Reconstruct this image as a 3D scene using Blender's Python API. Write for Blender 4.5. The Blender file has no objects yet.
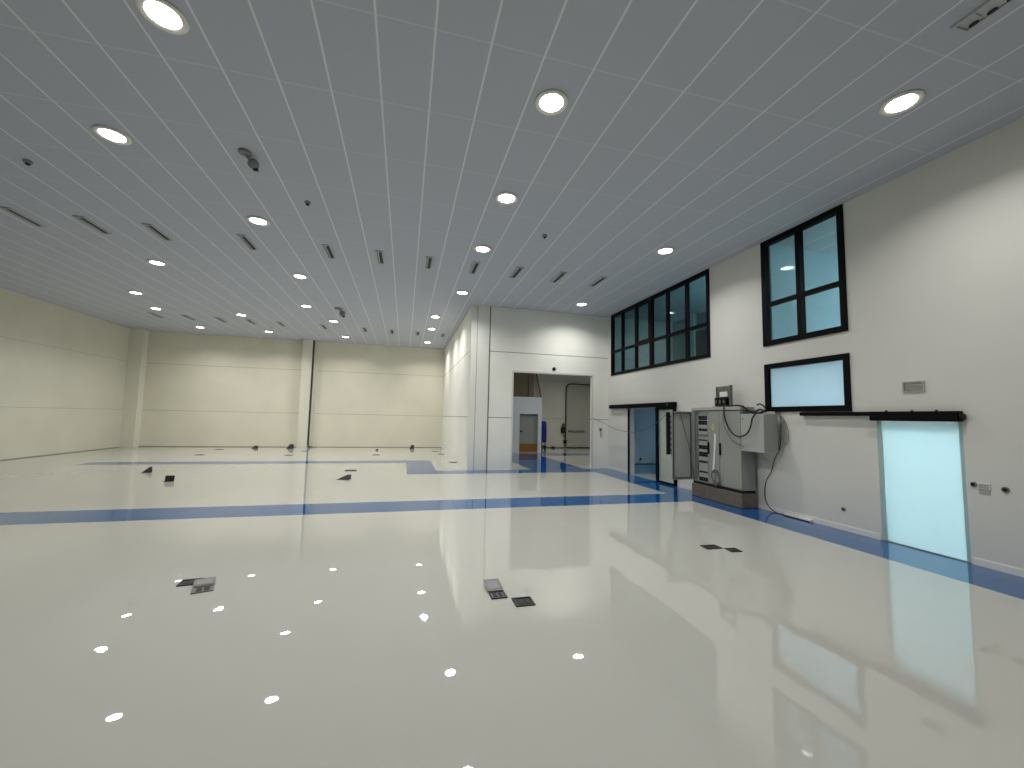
import bpy, math
from mathutils import Matrix, Vector
C = bpy.context.scene.collection
PI = math.pi

# ---------------------------------------------------------------- materials
def lin(c):
    return tuple(((v/255)/12.92 if v/255 <= .04045 else ((v/255+.055)/1.055)**2.4) for v in c)+(1,)

def mat(name, rgb, rough=.5, metal=0, spec=.5, emit=None, es=0, noise=0, nscale=8, bump=0, bscale=30, bdist=.002):
    m = bpy.data.materials.new(name); m.use_nodes = True
    nt = m.node_tree; b = nt.nodes['Principled BSDF']
    b.inputs['Base Color'].default_value = lin(rgb)
    b.inputs['Roughness'].default_value = rough
    b.inputs['Metallic'].default_value = metal
    b.inputs['Specular IOR Level'].default_value = spec
    if emit:
        b.inputs['Emission Color'].default_value = lin(emit)
        b.inputs['Emission Strength'].default_value = es
    tc = None
    if noise:
        tc = nt.nodes.new('ShaderNodeTexCoord')
        n = nt.nodes.new('ShaderNodeTexNoise'); n.inputs['Scale'].default_value = nscale
        n.inputs['Detail'].default_value = 5
        nt.links.new(tc.outputs['Object'], n.inputs['Vector'])
        r = nt.nodes.new('ShaderNodeMapRange')
        r.inputs['From Min'].default_value = .3; r.inputs['From Max'].default_value = .7
        r.inputs['To Min'].default_value = 1-noise; r.inputs['To Max'].default_value = 1+noise*.4
        nt.links.new(n.outputs['Fac'], r.inputs['Value'])
        mx = nt.nodes.new('ShaderNodeVectorMath'); mx.operation = 'SCALE'
        mx.inputs[0].default_value = lin(rgb)[:3]
        nt.links.new(r.outputs['Result'], mx.inputs['Scale'])
        nt.links.new(mx.outputs[0], b.inputs['Base Color'])
    if bump:
        tc = tc or nt.nodes.new('ShaderNodeTexCoord')
        n = nt.nodes.new('ShaderNodeTexNoise'); n.inputs['Scale'].default_value = bscale
        n.inputs['Detail'].default_value = 2
        nt.links.new(tc.outputs['Object'], n.inputs['Vector'])
        bp = nt.nodes.new('ShaderNodeBump'); bp.inputs['Strength'].default_value = bump
        bp.inputs['Distance'].default_value = bdist
        nt.links.new(n.outputs['Fac'], bp.inputs['Height'])
        nt.links.new(bp.outputs['Normal'], b.inputs['Normal'])
    return m

def cmp(nt, src, val, eps):
    n = nt.nodes.new('ShaderNodeMath'); n.operation = 'COMPARE'
    nt.links.new(src, n.inputs[0]); n.inputs[1].default_value = val; n.inputs[2].default_value = eps
    return n.outputs[0]

def mth(nt, op, a, b=None, c=None):
    n = nt.nodes.new('ShaderNodeMath'); n.operation = op
    for i, v in enumerate((a, b, c)):
        if v is None: continue
        if isinstance(v, (int, float)): n.inputs[i].default_value = v
        else: nt.links.new(v, n.inputs[i])
    return n.outputs[0]

def panel_wall(name, rgb, seams=(1.85, 4.24), seam_rgb=(118, 116, 106), w=.011):
    """painted precast wall: thin horizontal joints at fixed heights, faint mottling"""
    m = mat(name, rgb, .55, bump=.25, bscale=60)
    nt = m.node_tree; b = nt.nodes['Principled BSDF']
    tc = nt.nodes.new('ShaderNodeTexCoord'); sp = nt.nodes.new('ShaderNodeSeparateXYZ')
    nt.links.new(tc.outputs['Object'], sp.inputs[0])
    mask = None
    for s in seams:
        k = cmp(nt, sp.outputs['Z'], s, w)
        mask = k if mask is None else mth(nt, 'MAXIMUM', mask, k)
    n = nt.nodes.new('ShaderNodeTexNoise'); n.inputs['Scale'].default_value = .8; n.inputs['Detail'].default_value = 6
    nt.links.new(tc.outputs['Object'], n.inputs['Vector'])
    r = nt.nodes.new('ShaderNodeMapRange'); r.inputs['From Min'].default_value = .3; r.inputs['From Max'].default_value = .7
    r.inputs['To Min'].default_value = .95; r.inputs['To Max'].default_value = 1.03
    nt.links.new(n.outputs['Fac'], r.inputs['Value'])
    sc = nt.nodes.new('ShaderNodeVectorMath'); sc.operation = 'SCALE'; sc.inputs[0].default_value = lin(rgb)[:3]
    nt.links.new(r.outputs['Result'], sc.inputs['Scale'])
    mx = nt.nodes.new('ShaderNodeMix'); mx.data_type = 'RGBA'
    nt.links.new(sc.outputs[0], mx.inputs['A']); mx.inputs['B'].default_value = lin(seam_rgb)
    if mask is not None: nt.links.new(mask, mx.inputs['Factor'])
    else: mx.inputs['Factor'].default_value = 0
    nt.links.new(mx.outputs['Result'], b.inputs['Base Color'])
    return m

def ceiling_material():
    m = mat('ceiling tiles in white T bars', (196, 199, 204), .8, spec=.2)
    nt = m.node_tree; b = nt.nodes['Principled BSDF']
    tc = nt.nodes.new('ShaderNodeTexCoord'); sp = nt.nodes.new('ShaderNodeSeparateXYZ')
    nt.links.new(tc.outputs['Object'], sp.inputs[0])
    def grid(src, off, step, half):
        f = mth(nt, 'FRACT', mth(nt, 'ADD', mth(nt, 'DIVIDE', mth(nt, 'SUBTRACT', src, off), step), 20.5))
        return cmp(nt, f, .5, half/step)
    gx = grid(sp.outputs['X'], 1.35, .6, .012)
    gy = grid(sp.outputs['Y'], 4.09, 1.2, .008)
    fac = mth(nt, 'MAXIMUM', gx, mth(nt, 'MULTIPLY', gy, .4))
    n = nt.nodes.new('ShaderNodeTexNoise'); n.inputs['Scale'].default_value = 45; n.inputs['Detail'].default_value = 4
    nt.links.new(tc.outputs['Object'], n.inputs['Vector'])
    r = nt.nodes.new('ShaderNodeMapRange'); r.inputs['To Min'].default_value = .95; r.inputs['To Max'].default_value = 1.05
    nt.links.new(n.outputs['Fac'], r.inputs['Value'])
    sc = nt.nodes.new('ShaderNodeVectorMath'); sc.operation = 'SCALE'; sc.inputs[0].default_value = lin((185, 190, 199))[:3]
    nt.links.new(r.outputs['Result'], sc.inputs['Scale'])
    mx = nt.nodes.new('ShaderNodeMix'); mx.data_type = 'RGBA'
    nt.links.new(sc.outputs[0], mx.inputs['A']); mx.inputs['B'].default_value = lin((224, 226, 227))
    nt.links.new(fac, mx.inputs['Factor'])
    nt.links.new(mx.outputs['Result'], b.inputs['Base Color'])
    return m

def floor_material(name, rgb):
    m = mat(name, rgb, .012, spec=.5)
    nt = m.node_tree; b = nt.nodes['Principled BSDF']
    b.inputs['IOR'].default_value = 1.72
    tc = nt.nodes.new('ShaderNodeTexCoord')
    n = nt.nodes.new('ShaderNodeTexNoise'); n.inputs['Scale'].default_value = 2.2; n.inputs['Detail'].default_value = 1.5
    nt.links.new(tc.outputs['Object'], n.inputs['Vector'])
    bp = nt.nodes.new('ShaderNodeBump'); bp.inputs['Strength'].default_value = 1; bp.inputs['Distance'].default_value = .0019
    nt.links.new(n.outputs['Fac'], bp.inputs['Height'])
    nt.links.new(bp.outputs['Normal'], b.inputs['Normal'])
    return m

def clear_glass(name, rgb=(205, 222, 220), ior=1.5):
    m = bpy.data.materials.new(name); m.use_nodes = True; nt = m.node_tree
    for n in list(nt.nodes):
        if n.type != 'OUTPUT_MATERIAL': nt.nodes.remove(n)
    out = [n for n in nt.nodes][0]
    t = nt.nodes.new('ShaderNodeBsdfTransparent'); t.inputs[0].default_value = lin(rgb)
    g = nt.nodes.new('ShaderNodeBsdfGlossy'); g.inputs['Roughness'].default_value = 0
    f = nt.nodes.new('ShaderNodeFresnel')
    ge = nt.nodes.new('ShaderNodeNewGeometry')          # same reflectance from both sides of the sheet
    io = mth(nt, 'POWER', ior, mth(nt, 'SUBTRACT', 1, mth(nt, 'MULTIPLY', ge.outputs['Backfacing'], 2)))
    nt.links.new(io, f.inputs['IOR'])
    mx = nt.nodes.new('ShaderNodeMixShader')
    nt.links.new(f.outputs[0], mx.inputs[0]); nt.links.new(t.outputs[0], mx.inputs[1]); nt.links.new(g.outputs[0], mx.inputs[2])
    nt.links.new(mx.outputs[0], out.inputs[0])
    return m

def frosted_glass(name, rgb):
    m = bpy.data.materials.new(name); m.use_nodes = True; nt = m.node_tree
    for n in list(nt.nodes):
        if n.type != 'OUTPUT_MATERIAL': nt.nodes.remove(n)
    out = [n for n in nt.nodes][0]
    t = nt.nodes.new('ShaderNodeBsdfTranslucent'); t.inputs[0].default_value = lin(rgb)
    d = nt.nodes.new('ShaderNodeBsdfDiffuse'); d.inputs[0].default_value = lin(rgb)
    g = nt.nodes.new('ShaderNodeBsdfGlossy'); g.inputs['Roughness'].default_value = .15
    f = nt.nodes.new('ShaderNodeFresnel'); f.inputs['IOR'].default_value = 1.3
    m1 = nt.nodes.new('ShaderNodeMixShader'); m1.inputs[0].default_value = .22
    nt.links.new(t.outputs[0], m1.inputs[1]); nt.links.new(d.outputs[0], m1.inputs[2])
    m2 = nt.nodes.new('ShaderNodeMixShader')
    nt.links.new(f.outputs[0], m2.inputs[0]); nt.links.new(m1.outputs[0], m2.inputs[1]); nt.links.new(g.outputs[0], m2.inputs[2])
    nt.links.new(m2.outputs[0], out.inputs[0])
    return m

M = {}
M['wall'] = mat('white wall paint', (216, 216, 210), .55, bump=.2, bscale=70)
M['wallR'] = mat('white office wall paint', (216, 216, 210), .5, bump=.2, bscale=70)
M['panel'] = panel_wall('white precast panels', (242, 241, 232))
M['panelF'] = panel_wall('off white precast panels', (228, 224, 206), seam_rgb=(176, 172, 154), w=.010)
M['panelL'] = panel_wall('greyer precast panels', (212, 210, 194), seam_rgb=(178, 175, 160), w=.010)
M['col'] = mat('off white column paint', (226, 223, 208), .55)
M['pil'] = mat('white pilaster paint', (234, 233, 225), .5)
M['joint'] = mat('dark joint sealant', (62, 60, 52), .8)
M['ceil'] = ceiling_material()
M['floor'] = floor_material('light grey gloss epoxy', (183, 183, 175))
M['blue'] = floor_material('blue gloss epoxy', (9, 80, 138))
M['cool'] = mat('white room paint', (214, 220, 222), .7)
M['coolblue'] = mat('room paint tinted by blue light', (172, 196, 214), .7)  # blue cast of the room light is put into this wall colour
M['darkroom'] = mat('room paint dulled by dim light', (150, 168, 170), .7)  # low greenish light of the gallery is mixed into its wall colour
M['black'] = mat('black aluminium', (5, 5, 6), .6, spec=.12)
M['blackp'] = mat('black plastic', (13, 13, 14), .5, spec=.3)
M['rubber'] = mat('black cable rubber', (22, 22, 23), .6)
M['greycable'] = mat('grey cable sheath', (140, 140, 136), .6)
M['darkcable'] = mat('dark grey conduit', (70, 68, 62), .5)
M['glass'] = clear_glass('clear window glass')
M['glassdark'] = clear_glass('tinted window glass', (170, 196, 198), 1.45)
M['glassdoor'] = clear_glass('greenish door glass', (236, 242, 238))
M['frost'] = frosted_glass('frosted glass', (222, 242, 246))
M['frostC'] = frosted_glass('frosted window glass', (204, 222, 230))
M['edge'] = mat('grey green glass edge', (168, 196, 192), .4)
M['alu'] = mat('brushed aluminium', (150, 152, 152), .35, metal=.8)
M['cab'] = mat('grey cabinet enamel', (150, 153, 148), .4, noise=.06, nscale=3)
M['cabdark'] = mat('dark grey cabinet interior', (84, 88, 84), .5)
M['cablight'] = mat('light grey cover plate', (168, 171, 166), .45)
M['seal'] = mat('black door seal', (28, 29, 29), .7)
M['concrete'] = mat('rough concrete plinth', (112, 104, 94), .85, noise=.2, nscale=9, bump=.6, bscale=20, bdist=.01)
M['greycable2'] = mat('worn grey cable', (96, 95, 88), .6)
M['white'] = mat('white plastic', (226, 226, 222), .4)
M['whitel'] = mat('white lamp trim', (232, 230, 222), .35)
M['grille'] = mat('grey grille enamel', (168, 168, 162), .5)
M['slot'] = mat('dark slot', (40, 41, 42), .7)
M['diff'] = mat('diffuser enamel', (176, 178, 180), .4)
M['mute'] = mat('grey sensor plastic', (128, 130, 131), .5)
M['yellow'] = mat('yellow sticker', (206, 200, 70), .5)
M['bluecover'] = mat('royal blue cover', (22, 42, 140), .6)
M['brown'] = mat('brown kick board', (140, 98, 46), .5, noise=.15, nscale=6)
M['beige'] = mat('beige inner wall', (150, 138, 108), .6)
M['doorgrey'] = mat('light grey steel door', (188, 186, 170), .5)
M['boothdoor'] = mat('grey booth door', (146, 150, 142), .5)
M['metalplate'] = mat('galvanised plate', (118, 117, 110), .45, metal=.3, noise=.25, nscale=14)
M['plateblk'] = mat('black hatch plate', (30, 31, 30), .45)
M['lamp'] = mat('lit downlight diffuser', (255, 255, 255), .5, emit=(255, 250, 240), es=20)
M['lampcool'] = mat('lit cool office panel', (255, 255, 255), .5, emit=(234, 238, 242), es=80)
M['lampdim'] = mat('lit dim office panel', (255, 255, 255), .5, emit=(160, 204, 228), es=20)
M['lampdimmer'] = mat('lit dim upper panel', (255, 255, 255), .5, emit=(224, 226, 222), es=68)
M['lampB'] = mat('lit upper panel', (255, 255, 255), .5, emit=(222, 224, 222), es=112)
M['lampfoyer'] = mat('lit store room lamp', (255, 255, 255), .5, emit=(255, 250, 240), es=6)

# ---------------------------------------------------------------- mesh builder
class MB:
    def __init__(s): s.v = []; s.f = []; s.mi = []; s.cur = 0
    def add(s, vs, fs):
        o = len(s.v); s.v += [tuple(p) for p in vs]
        for f in fs: s.f.append([i+o for i in f]); s.mi.append(s.cur)
        return s
    def box(s, x0, x1, y0, y1, z0, z1, b=0):
        if b:
            return s.cbox(x0, x1, y0, y1, z0, z1, b)
        v = [(x, y, z) for z in (z0, z1) for (x, y) in ((x0, y0), (x1, y0), (x1, y1), (x0, y1))]
        return s.add(v, [[3, 2, 1, 0], [4, 5, 6, 7], [0, 1, 5, 4], [1, 2, 6, 5], [2, 3, 7, 6], [3, 0, 4, 7]])
    def cbox(s, x0, x1, y0, y1, z0, z1, b):
        """box with chamfered edges"""
        X = (x0, x1); Y = (y0, y1); Z = (z0, z1); vs = []; idx = {}
        for i in (0, 1):
            for j in (0, 1):
                for k in (0, 1):
                    sx = b if i == 0 else -b; sy = b if j == 0 else -b; sz = b if k == 0 else -b
                    for a in range(3):
                        p = [X[i]+sx, Y[j]+sy, Z[k]+sz]
                        p[a] = (X[i], Y[j], Z[k])[a]
                        idx[(i, j, k, a)] = len(vs); vs.append(p)
        fs = []
        for a in range(3):
            o = [q for q in range(3) if q != a]
            for e in (0, 1):
                ring = []
                for (p, q) in ((0, 0), (1, 0), (1, 1), (0, 1)):
                    c = [0, 0, 0]; c[a] = e; c[o[0]] = p; c[o[1]] = q
                    ring.append(idx[(c[0], c[1], c[2], a)])
                fs.append(ring)
        for a in range(3):
            o = [q for q in range(3) if q != a]
            for p in (0, 1):
                for q in (0, 1):
                    c0 = [0, 0, 0]; c0[o[0]] = p; c0[o[1]] = q; c1 = list(c0); c1[a] = 1
                    fs.append([idx[tuple(c0)+(o[0],)], idx[tuple(c1)+(o[0],)], idx[tuple(c1)+(o[1],)], idx[tuple(c0)+(o[1],)]])
        for i in (0, 1):
            for j in (0, 1):
                for k in (0, 1): fs.append([idx[(i, j, k, a)] for a in range(3)])
        return s.add(vs, fs)
    def lathe(s, prof, c=(0, 0, 0), n=32, axis='z', caps=True):
        vs = []; fs = []
        for r, h in prof:
            for k in range(n):
                a = 2*PI*k/n; p = (r*math.cos(a), r*math.sin(a), h)
                if axis == 'x': p = (p[2], p[0], p[1])
                if axis == 'y': p = (p[0], p[2], p[1])
                vs.append((p[0]+c[0], p[1]+c[1], p[2]+c[2]))
        for i in range(len(prof)-1):
            for k in range(n):
                k2 = (k+1) % n; fs.append([i*n+k, i*n+k2, (i+1)*n+k2, (i+1)*n+k])
        if caps:
            fs.append(list(range(n))[::-1]); fs.append([(len(prof)-1)*n+k for k in range(n)])
        return s.add(vs, fs)
    def tube(s, pts, r=.01, n=8, smooth=4):
        P = [Vector(p) for p in pts]
        if smooth and len(P) > 2:
            Q = []
            for i in range(len(P)-1):
                p0 = P[max(i-1, 0)]; p1 = P[i]; p2 = P[i+1]; p3 = P[min(i+2, len(P)-1)]
                for k in range(smooth):
                    t = k/smooth
                    Q.append(.5*((2*p1)+(p2-p0)*t+(2*p0-5*p1+4*p2-p3)*t*t+(3*p1-p0-3*p2+p3)*t**3))
            Q.append(P[-1]); P = Q
        vs = []; fs = []; up = Vector((0, 0, 1))
        prev = None
        for i, p in enumerate(P):
            d = (P[min(i+1, len(P)-1)]-P[max(i-1, 0)])
            d = d.normalized() if d.length > 1e-9 else Vector((0, 0, 1))
            if prev is None:
                prev = d.orthogonal().normalized()
            a = (prev-d*prev.dot(d)); a = a.normalized() if a.length > 1e-6 else d.orthogonal().normalized()
            prev = a; b = d.cross(a)
            for k in range(n):
                t = 2*PI*k/n; vs.append(p+a*(r*math.cos(t))+b*(r*math.sin(t)))
        for i in range(len(P)-1):
            for k in range(n):
                k2 = (k+1) % n; fs.append([i*n+k, i*n+k2, (i+1)*n+k2, (i+1)*n+k])
        fs.append(list(range(n))[::-1]); fs.append([(len(P)-1)*n+k for k in range(n)])
        return s.add(vs, fs)
    def slab(s, quad, t):
        """four corners thickened by t along +z-ish normal"""
        q = [Vector(p) for p in quad]; nrm = (q[1]-q[0]).cross(q[3]-q[0]).normalized()*t
        v = q+[p+nrm for p in q]
        return s.add(v, [[3, 2, 1, 0], [4, 5, 6, 7], [0, 1, 5, 4], [1, 2, 6, 5], [2, 3, 7, 6], [3, 0, 4, 7]])
    def build(s, name, m, parent=None, smooth=False):
        off = Vector((0, 0, 0)); p = parent
        while p is not None: off += p.location; p = p.parent
        me = bpy.data.meshes.new(name)
        me.from_pydata([tuple(Vector(v)-off) for v in s.v], [], s.f)
        ms = m if isinstance(m, (list, tuple)) else [m]
        for k in ms: me.materials.append(k)
        for poly, i in zip(me.polygons, s.mi): poly.material_index = i; poly.use_smooth = smooth
        import bmesh
        bm = bmesh.new(); bm.from_mesh(me); bmesh.ops.recalc_face_normals(bm, faces=bm.faces); bm.to_mesh(me); bm.free()
        o = bpy.data.objects.new(name, me); C.objects.link(o)
        if parent is not None: o.parent = parent
        return o

def tag(o, label, cat, group=None):
    o['label'] = label; o['category'] = cat
    if group: o['group'] = group
    return o
def struct(o): o['kind'] = 'structure'; return o
def root(name, loc):
    o = bpy.data.objects.new(name, None); C.objects.link(o); o.location = loc; o.empty_display_size = .1
    return o
def thing(name, label, cat, loc, group=None): return tag(root(name, loc), label, cat, group)
def B(*a, **k): return MB().box(*a, **k)
def copy_thing(o, loc, label=None):
    r = o.copy(); C.objects.link(r); r.location = loc
    if label: r['label'] = label
    for ch in list(o.children):
        c = ch.copy(); C.objects.link(c); c.parent = r
        for g in list(ch.children):
            d = g.copy(); C.objects.link(d); d.parent = c
    return r

def wall(name, axis, p0, p1, u0, u1, v0, v1, holes, m):
    """wall slab between planes p0,p1 (x or y) with rectangular openings and their reveals"""
    us = sorted({u0, u1}|{h[0] for h in holes}|{h[1] for h in holes})
    vs = sorted({v0, v1}|{h[2] for h in holes}|{h[3] for h in holes})
    us = [u for u in us if u0 <= u <= u1]; vs = [v for v in vs if v0 <= v <= v1]
    def solid(i, j):
        if i < 0 or j < 0 or i >= len(us)-1 or j >= len(vs)-1: return False
        cu = (us[i]+us[i+1])/2; cv = (vs[j]+vs[j+1])/2
        return not any(h[0] < cu < h[1] and h[2] < cv < h[3] for h in holes)
    mb = MB()
    P = (lambda p, u, v: (p, u, v)) if axis == 'x' else (lambda p, u, v: (u, p, v))
    for i in range(len(us)-1):
        for j in range(len(vs)-1):
            if not solid(i, j): continue
            a, b, c, d = us[i], us[i+1], vs[j], vs[j+1]
            for p in (p0, p1): mb.add([P(p, a, c), P(p, b, c), P(p, b, d), P(p, a, d)], [[0, 1, 2, 3]])
            if not solid(i-1, j): mb.add([P(p0, a, c), P(p1, a, c), P(p1, a, d), P(p0, a, d)], [[0, 1, 2, 3]])
            if not solid(i+1, j): mb.add([P(p0, b, c), P(p1, b, c), P(p1, b, d), P(p0, b, d)], [[0, 1, 2, 3]])
            if not solid(i, j-1): mb.add([P(p0, a, c), P(p1, a, c), P(p1, b, c), P(p0, b, c)], [[0, 1, 2, 3]])
            if not solid(i, j+1): mb.add([P(p0, a, d), P(p1, a, d), P(p1, b, d), P(p0, b, d)], [[0, 1, 2, 3]])
    me = bpy.data.meshes.new(name); me.from_pydata(mb.v, [], mb.f); me.materials.append(m)
    o = bpy.data.objects.new(name, me); C.objects.link(o)
    return struct(o)

# ---------------------------------------------------------------- dimensions (m)
H = 5.884; XR = 7.60; XL = -13.435; YF = 24.94; YB = 14.51; XB = 2.195; YK = -6.0; XO = 14.0

# ---------------------------------------------------------------- floor
blue_rects = [(XL, 7.6, 8.44, 9.42), (6.61, 7.6, YK, YB), (-10.45, .14, 16.87, 17.75), (.14, 1.12, 13.6, 17.77),
              (1.12, 7.6, 13.6, 14.48), (4.5, 6.62, 14.48, 19.8), (4.5, 14, 19.8, 20.95)]
xs = sorted({XL-.2, XO+.2, 7.6}|{v for r in blue_rects for v in r[:2]})
ys = sorted({YK-.2, YF+.2}|{v for r in blue_rects for v in r[2:]})
fm = MB(); idx = {}
for i, x in enumerate(xs):
    for j, y in enumerate(ys): idx[i, j] = len(fm.v); fm.v.append((x, y, 0))
for i in range(len(xs)-1):
    for j in range(len(ys)-1):
        cx = (xs[i]+xs[i+1])/2; cy = (ys[j]+ys[j+1])/2
        isb = any(r[0] < cx < r[1] and r[2] < cy < r[3] for r in blue_rects)
        fm.f.append([idx[i, j], idx[i+1, j], idx[i+1, j+1], idx[i, j+1]]); fm.mi.append(1 if isb else 0)
struct(fm.build('floor', [M['floor'], M['blue']]))

# ---------------------------------------------------------------- ceiling and walls
struct(B(XL-.2, XO+.2, YK-.2, YF+.2, H, H+.15).build('ceiling', M['ceil']))
wall('wall_left', 'x', XL-.2, XL, YK, YF, 0, H, [], M['panelL'])
wall('wall_far', 'y', YF, YF+.2, XL, XO, 0, H, [], M['panelF'])
wall('wall_back', 'y', YK-.2, YK, XL, XO, 0, H, [], M['panelF'])
wall('wall_right', 'x', XR, XR+.2, YK, YB, 0, H,
     [(4.05, 5.14, 0, 1.93), (11.22, 12.97, 0, 2.26), (5.52, 7.30, 2.10, 3.13), (5.52, 7.31, 3.53, H), (8.95, 14.25, 3.53, H)], M['wallR'])
wall('wall_block_side', 'x', XB, XB+.2, YB+.3, YF, 0, H, [], M['panel'])
wall('wall_block_front', 'y', YB, YB+.14, XB+.12, XR, 0, H, [(3.80, 6.91, 0, 3.52)], M['panel'])
# corner post of the block, pilaster and its dark joint
struct(B(XB, 2.40, YB-.005, YB+.3, 0, H).build('trim_1', M['pil']))
struct(B(2.425, 2.855, YB-.03, YB+.01, 0, H).build('trim_2', M['pil']))
struct(B(2.40, 2.425, YB-.003, YB+.01, 0, H).build('trim_3', mat('grey joint', (176, 176, 170), .7)))
struct(B(2.86, 2.90, YB-.006, YB+.01, 0, H).build('trim_4', mat('grey joint sealant', (98, 98, 92), .7)))
# doorway lining strip (thin white architrave)
t5 = MB(); t5.box(3.74, 3.80, YB-.012, YB+.01, 0, 3.58); t5.box(6.91, 6.97, YB-.012, YB+.01, 0, 3.58); t5.box(3.80, 6.91, YB-.012, YB+.01, 3.52, 3.58)
struct(t5.build('trim_5', M['wall']))
# far wall columns
struct(B(XL, -12.86, 24.5, YF, 0, H).build('trim_6', M['col']))
struct(B(-5.54, -5.04, 24.5, YF, 0, H).build('trim_7', M['col']))
struct(B(-5.04, -4.965, 24.55, YF, 0.12, H).build('trim_8', M['joint']))
t9 = MB(); t9.box(-4.96, -4.885, 24.62, YF, 0.1, H); t9.box(-4.875, -4.84, 24.78, YF, .1, H)
struct(t9.build('trim_9', M['col']))
# thin dark sealant line where far and left walls meet the floor
struct(B(-12.86, XB, YF-.012, YF, 0, .03).build('baseboard_far', mat('grey sealant', (140, 138, 124), .7)))
struct(B(XL, XL+.012, YK, 24.5, 0, .03).build('baseboard_left', bpy.data.materials['grey sealant']))
bb = MB()
for a, b in ((YK, 4.02), (5.16, 11.20), (13.0, YB)):
    bb.box(XR-.014, XR, a, b, 0, .085); bb.box(XR-.009, XR, a, b, .085, .095)
struct(bb.build('baseboard_right', M['white']))

# offices behind the right wall
XW = XR+.2
struct(B(XW, XO, YK, YB, 3.30, 3.42).build('trim_10', M['cool']))                 # floor slab between storeys
wall('wall_office_outer', 'x', XO, XO+.2, YK, YF, 0, H, [], M['cool'])
wall('wall_office_low', 'y', 8.6, 8.72, XW, XO, 0, 3.30, [], M['cool'])
wall('wall_office_blue', 'y', 13.25, 13.37, XW, XO, 0, 3.30, [], M['coolblue'])
wall('wall_office_up', 'y', 7.27, 7.37, XW, XO, 3.42, H, [], M['coolblue'])
wall('wall_office_end', 'y', YB, YB+.25, XW, XO, 0, H, [], M['cool'])
wall('wall_office_near', 'y', 1.0, 1.12, XW, XO, 0, H, [], M['cool'])
wall('wall_gallery', 'x', 10.5, 10.6, 7.37, YB, 3.42, H, [], M['darkroom'])
struct(B(10.44, 10.5, 10.6, 13.07, 3.42, 5.22).build('door_4', mat('dark gallery door', (30, 34, 36), .5)))
struct(B(10.36, 10.5, 13.07, 13.3, 3.42, H).build('trim_11', M['cool']))
lg = MB(); lg.box(XW, XO, 13.13, 13.25, 0, .30)
struct(lg.build('baseboard_office', mat('blue grey ledge', (120, 160, 190), .35)))
struct(B(XW, XO, 13.11, 13.25, .30, .325).build('trim_12', mat('dark ledge line', (40, 52, 62), .5)))

# office light fittings (square ceiling panels)
def office_panel(x, y, z, m, label, s=.3):
    t = thing('ceiling_panel_light', label, 'ceiling light', (x, y, z))
    B(x-s-.03, x+s+.03, y-s-.03, y+s+.03, z-.03, z-.004).build('frame', M['white'], t)
    B(x-s, x+s, y-s, y+s, z-.036, z-.03).build('diffuser', m, t)
for (x, y) in ((9.3, 3.3), (9.3, 4.9), (9.3, 6.5), (11.6, 3.3), (11.6, 5.6)):
    office_panel(x, y, 3.30, M['lampcool'], 'square lit panel in the ceiling of the room behind the glowing glass door')
for o in [o for o in bpy.data.objects if o.name.startswith('ceiling_panel_light')]: o['group'] = 'panels behind the glowing door'
office_panel(10.6, 11.0, 3.30, M['lampdim'], 'square lit panel in the blue room behind the open sliding door')
office_panel(12.0, 3.4, H, M['lampB'], 'square lit panel in the upper room behind the four-pane window', .55)
office_panel(9.2, 8.2, H, M['lampdimmer'], 'square dim panel in the gallery behind the long upper window', .5)

# ---------------------------------------------------------------- windows
def window(name, y0, y1, z0, z1, mull, trans, glass, fr=.1, mw=.07, panes=True, thick=()):
    w = root(name, (XR, (y0+y1)/2, z0)); struct(w)
    f = MB(); x0, x1 = XR-.03, XR+.09
    f.box(x0, x1, y0, y0+fr, z0, z1); f.box(x0, x1, y1-fr, y1, z0, z1)
    f.box(x0, x1, y0+fr, y1-fr, z0, z0+fr); f.box(x0, x1, y0+fr, y1-fr, z1-fr, z1)
    f.build('window_frame', M['black'], w)
    for i, m_ in enumerate(mull):
        h = mw*.9 if m_ in thick else mw/2
        B(x0+.004, x1-.004, m_-h, m_+h, z0+fr, z1-fr).build('mullion', M['black'], w)
    if trans:
        B(x0+.008, x1-.008, y0+fr, y1-fr, trans-.04, trans+.04).build('transom', M['black'], w)
    ys_ = [y0+fr]+sorted(mull)+[y1-fr]; zs_ = [z0+fr]+([trans] if trans else [])+[z1-fr]
    for a, b in zip(ys_[:-1], ys_[1:]):
        for c, d in zip(zs_[:-1], zs_[1:]):
            if glass is M['frostC']:
                B(XR+.03, XR+.04, a, b, c, d).build('glass_pane', glass, w)
            else:
                g = MB()
                for X in (XR+.02, XR+.075): g.add([(X, a, c), (X, b, c), (X, b, d), (X, a, d)], [[0, 1, 2, 3]])
                g.build('glass_pane', glass, w)
    return w
wa = window('window_1', 8.95, 14.25, 3.53, H-.005, [9.87, 10.76, 11.62, 12.52, 13.43], 4.43, M['glassdark'], thick=(11.62,))
s_ = MB(); s_.box(XR-.025, XR+.05, 11.68, 11.74, 4.47, H-.1); s_.box(XR-.025, XR+.05, 12.43, 12.485, 4.47, H-.1); s_.box(XR-.025, XR+.05, 11.74, 12.43, 4.47, 4.53); s_.box(XR-.025, XR+.05, 11.74, 12.43, H-.16, H-.1)
s_.build('sash', M['black'], wa)
window('window_2', 5.52, 7.31, 3.53, H-.005, [6.43], 4.44, M['glass'], fr=.11, mw=.1)
window('window_3', 5.52, 7.30, 2.10, 3.13, [], None, M['frostC'], fr=.105)

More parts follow.
